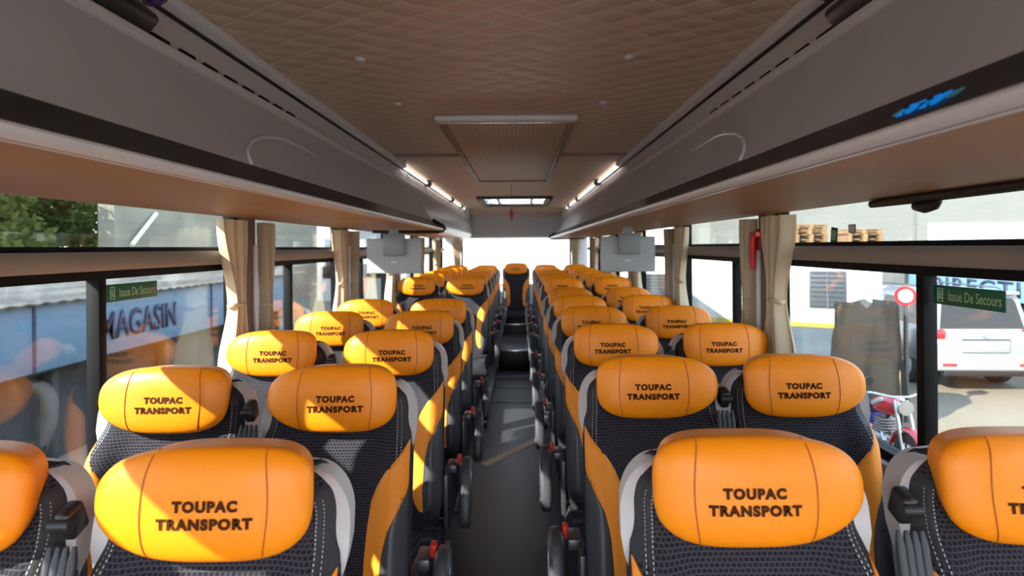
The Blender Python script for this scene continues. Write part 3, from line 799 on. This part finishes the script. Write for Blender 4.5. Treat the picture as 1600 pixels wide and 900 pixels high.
bm = BM(); box(bm, (-.024, -.0015, -.015), (.024, 0, .015)); link('border', bm, M['blackp'], t, 0)
bm = BM(); box(bm, (-.020, -.0022, -.012), (.020, -.0015, .012)); link('sheet', bm, M['white'], t, 0)
rb = empty('blind_roller', 'black blind roller under the rack above the white car', 'blind', (1.19, 1.45, 1.68))
bm = BM(); tube(bm, [(0, -.2, .004), (0, .30, .002), (0, .52, -.002)], [.016, .017, .012], 12); link('roller', bm, M['blackp'], rb)
bm = BM(); tube(bm, [(0, .20, -.016), (0, .22, -.024), (0, .26, -.028), (0, .30, -.022), (0, .31, -.014)], [.006, .014, .017, .014, .006], 10); link('end_stop', bm, M['blackp'], rb)

# ------------------------------------------------------------------ outside
GZ = -1.2
bm = BM(); box(bm, (-60, -40, GZ - .2), (60, 90, GZ)); struct(link('ground', bm, M['sand'], smooth=0))
# --- the shop on the left
shop = empty('shop_building', 'shop with a blue sign board, dark front and corrugated roof', 'shop', (-6.2, 9, GZ))
def W2L(bm, o):  # world coordinates to the coordinates of o (unrotated)
    bmesh.ops.translate(bm, verts=bm.verts[:], vec=-Vector(o.location)); return bm
bm = BM(); box(bm, (-6.4, 1.0, GZ), (-6.1, 15.4, .95))
for y in (3.2, 5.6, 7.9, 10.4, 12.9, 15.2): box(bm, (-6.08, y-.06, GZ), (-5.92, y+.06, .15), .01)
box(bm, (-6.3, 1.0, .05), (-5.8, 15.3, .12))
link('front', W2L(bm, shop), M['shopdark'], shop)
bm = BM(); box(bm, (-5.80, 1.0, .09), (-5.72, 15.2, .90), .01); fa = link('sign_board', W2L(bm, shop), M['signblue'], shop)
bm = BM()
for y in (4.6, 7.3, 11.5): box(bm, (-5.73, y-.02, .10), (-5.705, y+.02, .89))
link('divider', W2L(bm, shop), M['signtxt'], shop, 0)
bm = text_bm('MAGASIN', 1.84, .40, .012, .012)
bmesh.ops.transform(bm, matrix=Matrix.Translation((-5.708, 9.37, .49)) @ facing(-1), verts=bm.verts[:])
link('lettering', W2L(bm, shop), M['signtxt'], fa, 0)
bm = BM(); rings = []
for k in range(0, 241):
    y = .8 + 15.6 * k / 240; zz = .010 * math.sin(k * PI / 2)
    a, b_ = (-5.62, .93 + zz), (-9.4, 1.50 + zz)
    rings.append([(a[0], y, a[1]), (b_[0], y, b_[1]), (b_[0], y, b_[1] - .02), (a[0], y, a[1] - .02)])
loft(bm, rings); link('roof_sheet', W2L(bm, shop), M['roof'], shop, 60)
bm = BM(); box(bm, (-10.4, 15.25, GZ), (-10.0, 30.5, 5.2)); tag(link('yard_wall', bm, M['block'], smooth=0), 'tall weathered block wall above the shop roof', 'wall')
bm = BM(); tube(bm, [(-9.85, 15.7, 1.68), (-9.93, 16.9, 2.55)], .055, 6); tag(link('leaning_plank', bm, M['woodpale'], smooth=0), 'white plank leaning aslant on the weathered block wall', 'plank')

def tree(name, label, x, y, hgt, rad, n_, mt, seed):
    rr = random.Random(seed)
    t = empty(name, label, 'tree', (x, y, GZ), 0, 'trees beyond the shop')
    bm = BM(); tube(bm, [(0, 0, 0), (.1, .05, hgt*.3), (0, .1, hgt*.55), (.1, 0, hgt*.8)], [.16, .13, .09, .03], 8)
    for k in range(5):
        a = rr.uniform(0, 6.28); tube(bm, [(0, .05, hgt*(.3+.08*k)), (rad*.7*math.cos(a), rad*.7*math.sin(a), hgt*(.5+.08*k))], [.06, .02], 6)
    link('trunk', bm, M['trunk'], t)
    bm = BM()
    blobs = []
    for k in range(16):
        a = rr.uniform(0, 6.28); q = rad * rr.uniform(.1, .85)
        blobs.append((q*math.cos(a), q*math.sin(a), hgt * rr.uniform(.35, .95), rad * rr.uniform(.28, .5)))
    for k in range(n_):
        bx_, by_, bz_, br_ = rr.choice(blobs)
        d = Vector((rr.gauss(0, 1), rr.gauss(0, 1), rr.gauss(0, 1))).normalized() * br_ * rr.uniform(.55, 1.0)
        c_ = Vector((bx_, by_, bz_)) + d
        u = Vector((rr.gauss(0, 1), rr.gauss(0, 1), rr.gauss(0, 1))).normalized(); v_ = u.orthogonal().normalized()
        s_ = rr.uniform(.07, .14)
        bm.faces.new([bm.verts.new(c_ + u*s_), bm.verts.new(c_ + v_*s_*.45), bm.verts.new(c_ - u*s_), bm.verts.new(c_ - v_*s_*.45)])
    link('foliage', bm, M[mt], t, 0)
tree('leafy_tree', 'dark green bushy tree beyond the shop roof, beside the block wall', -13.5, 17.0, 5.8, 2.0, 15000, 'leaf', 1)
tree('leafy_tree', 'olive green tree beyond the shop roof, far from the block wall', -12.7, 12.7, 5.4, 2.2, 15000, 'leaf2', 2)
tree('leafy_tree', 'dark tree standing behind the olive green tree', -19.2, 25.0, 9.0, 3.0, 15000, 'leaf', 3)
# building beyond the rear left windows
t = empty('white_house', 'white house beyond the shop, seen past the bright monitor', 'house', (-9.5, 36, GZ))
bm = BM(); box(bm, (-4, -4, 0), (4, 4, 4.2), .03); link('walls', bm, M['white'], t)
bm = BM(); box(bm, (-4.3, -4.3, 4.2), (4.3, 4.3, 4.4), .03); link('roof_slab', bm, M['concrete'], t)
for k in range(3):
    bm = BM(); box(bm, (-3 + 2.3*k, -4.05, 1.2), (-1.9 + 2.3*k, -3.98, 2.5), .01); link('window', bm, M['carglass'], t)

# --- white cabin with louvres on the right
A, B = Vector((CX + 6.19, 10.5, 0)), Vector((CX + 2.47, 12.70, 0))
dirv = (B - A).normalized(); ang = math.atan2(dirv.y, dirv.x)
cb = empty('site_cabin', 'white site cabin with louvred windows and a yellow stripe', 'cabin', (A.x, A.y, GZ), ang)
# local x runs away from the camera along the wall, local +y is the visible face
LEN = 4.2
bm = BM(); box(bm, (0, -2.4, 1.34), (LEN, 0, 2.62), .02); link('body', bm, M['white'], cb)
bm = BM(); box(bm, (-.002, -2.38, 1.27), (LEN, .006, 1.345)); link('stripe', bm, M['yellow'], cb, 0)
bm = BM(); box(bm, (.01, -2.38, 0), (LEN, -.004, 1.27)); link('skirt', bm, M['skirt'], cb, 0)
def wall_x(px):
    dx = (px - 812) / 960
    # A + t*dirv on the ray x = CX + dx*y
    tt = (CX + dx*A.y - A.x) / (dirv.x - dx*dirv.y); return tt
for (pa, pb, ya, yb) in ((1322, 1264, 427, 485), (1197, 1160, 428, 512), (1062, 1008, 430, 470)):
    xa, xb = wall_x(pa), wall_x(pb); xm = (xa+xb)/2; dpt = A.y + dirv.y*xm
    za, zb = CZ - (yb-386)/960*dpt - GZ, CZ - (ya-386)/960*dpt - GZ
    bm = BM(); box(bm, (xa, -.01, za), (xb, .03, zb), .008); lv = link('louver_window', bm, M['louverd'], cb)
    bm = BM(); nl = 8
    for k in range(nl):
        zc = za + (zb-za)*(k+.5)/nl
        box(bm, (xa+.03, -.004, -.02), (xb-.03, .006, .02), 0, 2, Matrix.Translation((0, .036, zc)) @ Matrix.Rotation(R(-35), 4, 'X'))
    box(bm, ((xa+xb)/2-.015, .028, za), ((xa+xb)/2+.015, .045, zb))
    link('louver_slats', bm, M['louver'], lv, 0)

# --- pallets on a loading dock, pale building wall
dk = BM(); box(dk, (7.2, 17.3, GZ), (10.9, 19.3, 1.57), .02); tag(link('loading_dock', dk, M['concrete']), 'concrete loading dock wall carrying the wooden pallets', 'dock')
def pallet(x, y, z, rz, label):
    t = empty('wooden_pallet', label, 'pallet', (x, y, z), rz + PI/2, 'wooden pallets on the dock')
    for k in range(5):
        bm = BM(); box(bm, (-.60, -.5 + .21*k, .115), (.60, -.5 + .21*k + .13, .14)); link('deck_board', bm, M['wood'], t, 0)
    for k in range(3):
        bm = BM(); box(bm, (-.60, -.5 + .43*k, .0), (.60, -.5 + .43*k + .10, .115)); link('bearer', bm, M['wood'], t, 0)
    return t
first = None
cn = ['lowest', 'second', 'third', 'topmost']
for j, (x, y, rz, lb) in enumerate(((8.35, 18.2, .1, 'stack beside the cream curtain'), (10.0, 18.2, -.08, 'stack beside the white label'))):
    for k in range(4 if j == 0 else 3):
        nm = cn[k] if (j == 0 or k < 2) else 'topmost'
        lab = 'brown wooden pallet, %s of the %s' % (nm, lb)
        if first is None: first = pallet(x, y, 1.57, rz, lab); TREE[first.name] = kids(first)
        else:
            o = copy_tree(first); o.location = (x + .03*math.sin(k*2), y, 1.57 + .142*k); o.rotation_euler = (0, 0, rz + PI/2 + .03*math.sin(k*5)); o['label'] = lab
pw = empty('pale_building', 'large pale rendered building behind the pallets and the white car', 'building', (23.5, 24, GZ), 0)
bm = BM(); box(bm, (-16, 0, 0), (16, 6, 9.5)); link('wall', bm, M['palewall'], pw, 0)
bm = BM(); box(bm, (-7.5, -.10, 2.3), (10, 0, 3.55), .02); link('white_band', bm, M['white'], pw)
bm = BM()
for x in (-8, -3.5, 1, 5.5, 10): box(bm, (x-.03, -.03, 0), (x+.03, .01, 9.4))
link('joint', bm, M['concrete'], pw, 0)
rw = empty('glare_wall', 'bright white wall added to fill the rear window with glare', 'wall', (0, 27, GZ))  # added wall: its sunlit white makes the rear window glare
bm = BM(); box(bm, (-5.2, 0, 0), (6.5, .3, 3.6)); link('face', bm, M['bright'], rw, 0)
bm = BM(); box(bm, (-5.3, -.06, 3.6), (6.6, .36, 3.72), .02); link('coping', bm, M['bright'], rw, 0)
# --- shed with the DIRECTION board
sh = empty('office_shed', 'dark fronted shed with a pale blue board reading DIRECTION', 'shed', (11.2, 15, GZ))
bm = BM(); box(bm, (.10, -4.5, 0), (.5, 4.0, 1.78)); box(bm, (0, -4.5, 1.72), (1.2, 4.0, 1.8))
for y in (-3.9, -1.5, 1.0, 3.6): box(bm, (-.02, y-.05, 0), (.1, y+.05, 1.75), .01)
link('front', bm, M['shopdark'], sh)
bm = BM(); box(bm, (-.08, -4.5, 1.42), (-.02, 3.9, 2.0), .008); bd = link('sign_board', bm, M['signpale'], sh)
bm = text_bm('DIRECTION', 4.3, .36, .02, .012, 1.15)
bmesh.ops.transform(bm, matrix=Matrix.Translation((-.09, -.60, 1.71)) @ facing(1), verts=bm.verts[:])
link('lettering', bm, M['signtxt'], bd, 0)

# --- white off-road car, rear towards the camera
def wheel_parts(bm_t, bm_r, c_, r_, wd, axis=(1, 0, 0)):
    ax_ = Vector(axis).normalized(); c_ = Vector(c_)
    u = ax_.orthogonal().normalized(); v_ = ax_.cross(u)
    prof = [(r_*.62, -wd/2), (r_*.93, -wd/2), (r_, -wd/3), (r_, wd/3), (r_*.93, wd/2), (r_*.62, wd/2)]
    rings = [[c_ + ax_*q + (u*math.cos(a*PI/14) + v_*math.sin(a*PI/14))*p for a in range(28)] for p, q in prof]
    loft(bm_t, rings + [rings[0]], True, False)
    if bm_r is not None:
        prof = [(r_*.62, -wd*.4), (r_*.5, -wd*.2), (r_*.12, -wd*.3)]
        for sg in (1, -1):
            loft(bm_r, [[c_ + ax_*q*sg + (u*math.cos(a*PI/14) + v_*math.sin(a*PI/14))*p for a in range(28)] for p, q in prof])
car = empty('off_road_car', 'white off-road car parked with its tailgate towards the windows', 'car', (8.62, 11.3, GZ), R(-4))
hw = .94
def car_ring(y, z0, z1, wz, wt):   # body cross section, low part then shoulder
    pts = [(-hw*wz*.93, z0), (-hw*wz, z0 + .12), (-hw*wz, (z0+z1)/2), (-hw*wz*.985, z1 - .06), (-hw*wt, z1)]
    return [(x, y, z) for x, z in pts] + [(-x, y, z) for x, z in pts[::-1]]
bm = BM()
loft(bm, [car_ring(.02, .55, 1.06, .90, .84), car_ring(.06, .48, 1.11, .97, .92), car_ring(.25, .44, 1.13, 1, .95), car_ring(1.5, .42, 1.13, 1, .95), car_ring(3.2, .42, 1.12, 1, .94), car_ring(4.3, .44, 1.06, .97, .88), car_ring(4.7, .52, .98, .86, .76)])
g0 = [(-.86, 1.10), (-.72, 1.74), (-.62, 1.83), (.62, 1.83), (.72, 1.74), (.86, 1.10)]
def gh(y, top, k=1.0): return [(x*k, y + (0 if z < 1.2 else 0), 1.10 + (z - 1.10)*top) for x, z in g0]
rings = []
for y, yt, k, top in ((.10, .24, .99, 1), (.9, .95, 1, 1.02), (2.2, 2.1, 1, 1.01), (3.35, 2.75, .98, .97)):
    rings.append([(x*k, y + (yt - y)*((z - 1.10)/.73), 1.10 + (z-1.10)*top) for x, z in g0])
loft(bm, rings)
body = link('body', bm, M['carwhite'], car, 35)
bm = BM()   # tailgate glass
loft(bm, [[(x*.93, .095 + .14*((z-1.10)/.73) - dy, z) for x, z in ((-.80, 1.17), (-.70, 1.66), (-.64, 1.72), (.64, 1.72), (.70, 1.66), (.80, 1.17))] for dy in (.012, -.02)])
link('rear_window', bm, M['carglass'], car, 0)
bm = BM(); box(bm, (-.68, .10, 1.79), (.68, .34, 1.85), .02); link('spoiler', bm, M['carwhite'], car)
for sg in (-1, 1):
    bm = BM(); box(bm, (min(sg*.70, sg*.925), -.01, .98), (max(sg*.70, sg*.925), .22, 1.16), .03, 3); link('tail_light', bm, M['tail'], car)
    bm = BM(); box(bm, (min(sg*.66, sg*.925), .0, .86), (max(sg*.66, sg*.925), .20, .985), .03, 3); link('indicator', bm, M['tailw'], car)
    bm = BM(); box(bm, (min(sg*.55, sg*.80), -.075, .50), (max(sg*.55, sg*.80), -.05, .55), .008); link('reflector', bm, M['tail'], car)
    bm = BM()
    for ya, yb in ((.38, 1.05), (1.15, 2.05), (2.12, 2.85)):
        sl_ = lambda z: .865 - (z - 1.10) * .225 + .006
        q = [(sg*sl_(1.18), ya, 1.18), (sg*sl_(1.18), yb, 1.18), (sg*sl_(1.66), yb - (.1 if ya > 2 else 0) , 1.66), (sg*sl_(1.66), ya + .08, 1.66)]
        loft(bm, [q, [(x - sg*.03, y, z) for x, y, z in q]])
    link('side_windows', bm, M['carglass'], car, 0)
    bm = BM(); tube(bm, [(sg*.60, .5, 1.86), (sg*.60, .6, 1.90), (sg*.60, 2.4, 1.90), (sg*.60, 2.5, 1.86)], .018); link('roof_rail', bm, M['steel'], car)
    for y in (.95, 3.75):
        bt, br_ = BM(), BM(); wheel_parts(bt, br_, (sg*.80, y, .38), .38, .25)
        wl = link('wheel', bt, M['tyre'], car); link('rim', br_, M['chrome'], wl)
bm = BM(); box(bm, (-.93, -.06, .40), (.93, .30, .68), .05, 3); link('bumper', bm, M['carwhite'], car)
bm = BM(); box(bm, (-.75, .0, .30), (.75, .3, .42), .02); link('underbody', bm, M['blackp'], car)
bm = BM(); box(bm, (-.42, -.015, .74), (.42, .05, .98), .02); rc = link('plate_surround', bm, M['carwhite'], car)
bm = BM(); box(bm, (-.42, -.03, .965), (.42, .02, .99), .006); link('chrome_bar', bm, M['steel'], car)
bm = BM(); box(bm, (-.27, -.024, .80), (.27, -.01, .92), .004); link('number_plate', bm, M['plate'], car)
bm = BM(); tube(bm, [(.055*math.cos(a*PI/8), -.012, 1.05 + .035*math.sin(a*PI/8)) for a in range(16)], .007, 6, True); link('emblem', bm, M['chrome'], car)

# --- motorcycles
def motorcycle(label, loc, rz):
    t = empty('motorcycle', label, 'motorcycle', loc, rz)   # local +x forward
    for x in (-.62, .62):
        bt = BM(); wheel_parts(bt, None, (x, 0, .30), .30, .09, (0, 1, 0)); wl = link('wheel', bt, M['tyre'], t)
        bm = BM()
        for k in range(10):
            a = k*PI/5; tube(bm, [(x + .03*math.cos(a), .0, .30 + .03*math.sin(a)), (x + .20*math.cos(a+.2), 0, .30 + .20*math.sin(a+.2))], .004, 5)
        cyl(bm, (x, -.06, .30), (x, .06, .30), .045)
        tube(bm, [(x + .195*math.cos(a*PI/12), 0, .30 + .195*math.sin(a*PI/12)) for a in range(24)], .012, 6, True)
        link('spokes', bm, M['chrome'], wl)
    bm = BM()
    for (a0, a1, x) in ((20, 165, .62), (10, 150, -.62)):
        rings = []
        for k in range(13):
            a = R(a0 + (a1-a0)*k/12); cx_, cz_ = x + .345*math.cos(a), .30 + .345*math.sin(a)
            nx_, nz_ = math.cos(a), math.sin(a)
            rings.append([(cx_ - nx_*.02, -.065, cz_ - nz_*.02), (cx_, -.05, cz_), (cx_ + nx_*.012, 0, cz_ + nz_*.012), (cx_, .05, cz_), (cx_ - nx_*.02, .065, cz_ - nz_*.02), (cx_ - nx_*.012, 0, cz_ - nz_*.012)])
        loft(bm, rings)
    link('fender', bm, M['motored'], t)
    for sg in (-1, 1):
        bm = BM(); tube(bm, [(.62, sg*.075, .30), (.50, sg*.075, .72), (.42, sg*.07, .92)], [.024, .022, .018], 10); link('fork', bm, M['chrome'], t)
        bm = BM(); tube(bm, [(-.60, sg*.10, .32), (-.48, sg*.10, .66)], .03, 10); link('shock_absorber', bm, M['chrome'], t)
    bm = BM(); loft(bm, [[(x + dx*0, w_*math.cos(a*PI/8), z + h_2*math.sin(a*PI/8)) for a in range(16)] for x, w_, z, h_2, dx in ((-.10, .05, .74, .06, 0), (-.02, .11, .77, .10, 0), (.14, .14, .80, .12, 0), (.28, .12, .82, .11, 0), (.36, .05, .82, .06, 0))])
    tk = link('fuel_tank', bm, M['motored'], t, 60)
    bm = BM()
    for sg in (-1, 1): box(bm, (-.02, -.012, -.022), (.24, .012, .022), .008, 2, Matrix.Translation((.05, sg*.128, .80)) @ Matrix.Rotation(R(-25), 4, 'Y'))
    link('tank_stripe', bm, M['white'], tk)
    bm = BM(); box(bm, (-.75, -.12, .70), (-.08, .12, .80), .04, 3); link('saddle', bm, M['blackp'], t)
    bm = BM(); box(bm, (-.16, -.11, .24), (.22, .11, .46), .04, 3)
    for k in range(6): box(bm, (.02 + .0*k, -.10, .45 + .035*k), (.20, .10, .465 + .035*k), .004)
    cyl(bm, (-.02, -.16, .34), (-.02, .16, .34), .10); link('engine', bm, M['alu'], t)
    bm = BM(); tube(bm, [(.18, -.08, .48), (.30, -.12, .42), (.22, -.15, .24), (-.3, -.17, .26), (-.80, -.18, .36)], [.02, .02, .022, .032, .04], 10); link('exhaust', bm, M['chrome'], t)
    bm = BM(); tube(bm, [(.42, 0, .90), (.15, 0, .66), (.24, 0, .25), (-.25, 0, .25), (-.55, 0, .62), (.2, 0, .70)], .022, 8); tube(bm, [(-.2, 0, .32), (-.62, .07, .30)], .02, 8); link('frame', bm, M['blackp'], t)
    bm = BM(); tube(bm, [(.28, -.38, .98), (.36, -.30, 1.0), (.42, -.10, .96), (.42, .10, .96), (.36, .30, 1.0), (.28, .38, .98)], .014, 8); link('handlebar', bm, M['chrome'], t)
    for sg in (-1, 1):
        bm = BM(); cyl(bm, (.24, sg*.42, .97), (.31, sg*.33, .99), .022); link('grip', bm, M['blackp'], t)
        bm = BM(); tube(bm, [(.36, sg*.28, 1.0), (.36, sg*.32, 1.12)], .007, 6); cyl(bm, (.355, sg*.33, 1.14), (.375, sg*.33, 1.14), .05); link('mirror', bm, M['blackp'], t)
    bm = BM(); cyl(bm, (.42, 0, .86), (.54, 0, .86), .06, .085); link('headlight', bm, M['chrome'], t)
    bm = BM(); box(bm, (-.40, -.135, .50), (-.10, .135, .66), .03, 3); link('side_cover', bm, M['motoblue'], t)
    return t
mk = motorcycle('red motorcycle with chrome forks parked before the plastic sheet', (4.51, 7.6, GZ), R(-92))
TREE[mk.name] = kids(mk)
for c in TREE[mk.name]: TREE[c.name] = kids(c)
# plastic covered load with its cart
ct = empty('covered_cart', 'cart under a crumpled grey plastic sheet beside the cabin', 'cart', (5.32, 9.35, GZ), R(-25))
bm = BM(); box(bm, (-.45, -.5, .35), (.45, .5, .45), .02); box(bm, (-.42, -.45, .45), (.40, .45, .95), .03); link('load', bm, M['clay'], ct)
for x in (-.40, .40):
    bt, br_ = BM(), BM(); wheel_parts(bt, br_, (x, 0, .25), .25, .08); wl = link('wheel', bt, M['tyre'], ct); link('rim', br_, M['chrome'], wl)
for x in (-.36, .36):
    for y in (-.4, .4):
        bm = BM(); tube(bm, [(x, y, .4), (x*.9, y*.85, 1.78)], .018, 8); link('post', bm, M['steel'], ct)
rr = random.Random(5)
bm = BM(); rings = []
for i in range(26):
    f = i / 25
    z = 1.86 * (1 - f) + .45 * f if f > .12 else 1.90 - f*.35
    rad = .10 + .36 * min(1, f / .12) if f < .12 else .46 + .10 * f
    ring = []
    for k in range(60):
        th = 2*PI*k/60; c_, s2 = math.cos(th), math.sin(th)
        q = (abs(c_)**4 + abs(s2)**4)**(-.25)
        wr = 1 + (.03 + .09*f) * math.sin(th*7 + 3*f) * (.3 + f) + .025*math.sin(th*17 + 9*f) + .02*math.sin(th*5 - 14*f)
        ring.append((c_*q*rad*wr*.86, s2*q*rad*wr, z + .03*math.sin(th*3 + 1) * (1 if f < .3 else .4) - .10*max(0, s2)*(1-f)))
    rings.append(ring)
loft(bm, rings, True, False); bm.faces.new(bm.verts[:60]) if False else None
link('plastic_sheet', bm, M['plastic'], ct, 80)
# bags of goods at the cart's foot
for k, (x, y, lb) in enumerate(((3.3, 8.5, 'ochre sack lying behind the rear wheel of the motorcycle'), (3.9, 8.9, 'ochre sack lying beside the plastic covered cart'))):
    bm = BM(); rings = []
    for i in range(13):
        f = i/12; xx = -.38 + .76*f; rad = .17*(1 - abs(2*f-1)**4)**.5 + .02
        rings.append([(xx, rad*1.3*math.cos(a*PI/10)*(1+.05*math.sin(a*3+f*9)), .17 + rad*.95*math.sin(a*PI/10)*(1+.05*math.sin(a*4+f*7))) for a in range(20)])
    loft(bm, rings); o = tag(link('goods_sack', bm, M['clay'], None, 60, (x, y, GZ)), lb, 'sack', 'ochre sacks'); o.rotation_euler = (0, 0, R(-25))
# pole sign
ps = empty('pole_sign', 'grey pole carrying a round red and white sign before the shed', 'sign post', (6.02, 9.5, GZ))
bm = BM(); cyl(bm, (0, 0, 0), (0, 0, 2.1), .035, seg=12); link('pole', bm, M['steel'], ps)
RM = Matrix.Rotation(R(-32), 4, 'Z')
for r_, mt, d0, d1 in ((.15, 'motored', -.05, -.035), (.10, 'white', -.053, -.049)):
    bm = BM(); cyl(bm, (0, d0, 1.95), (0, d1, 1.95), r_, seg=28); bmesh.ops.transform(bm, matrix=RM, verts=bm.verts[:]); link('disc', bm, M[mt], ps)
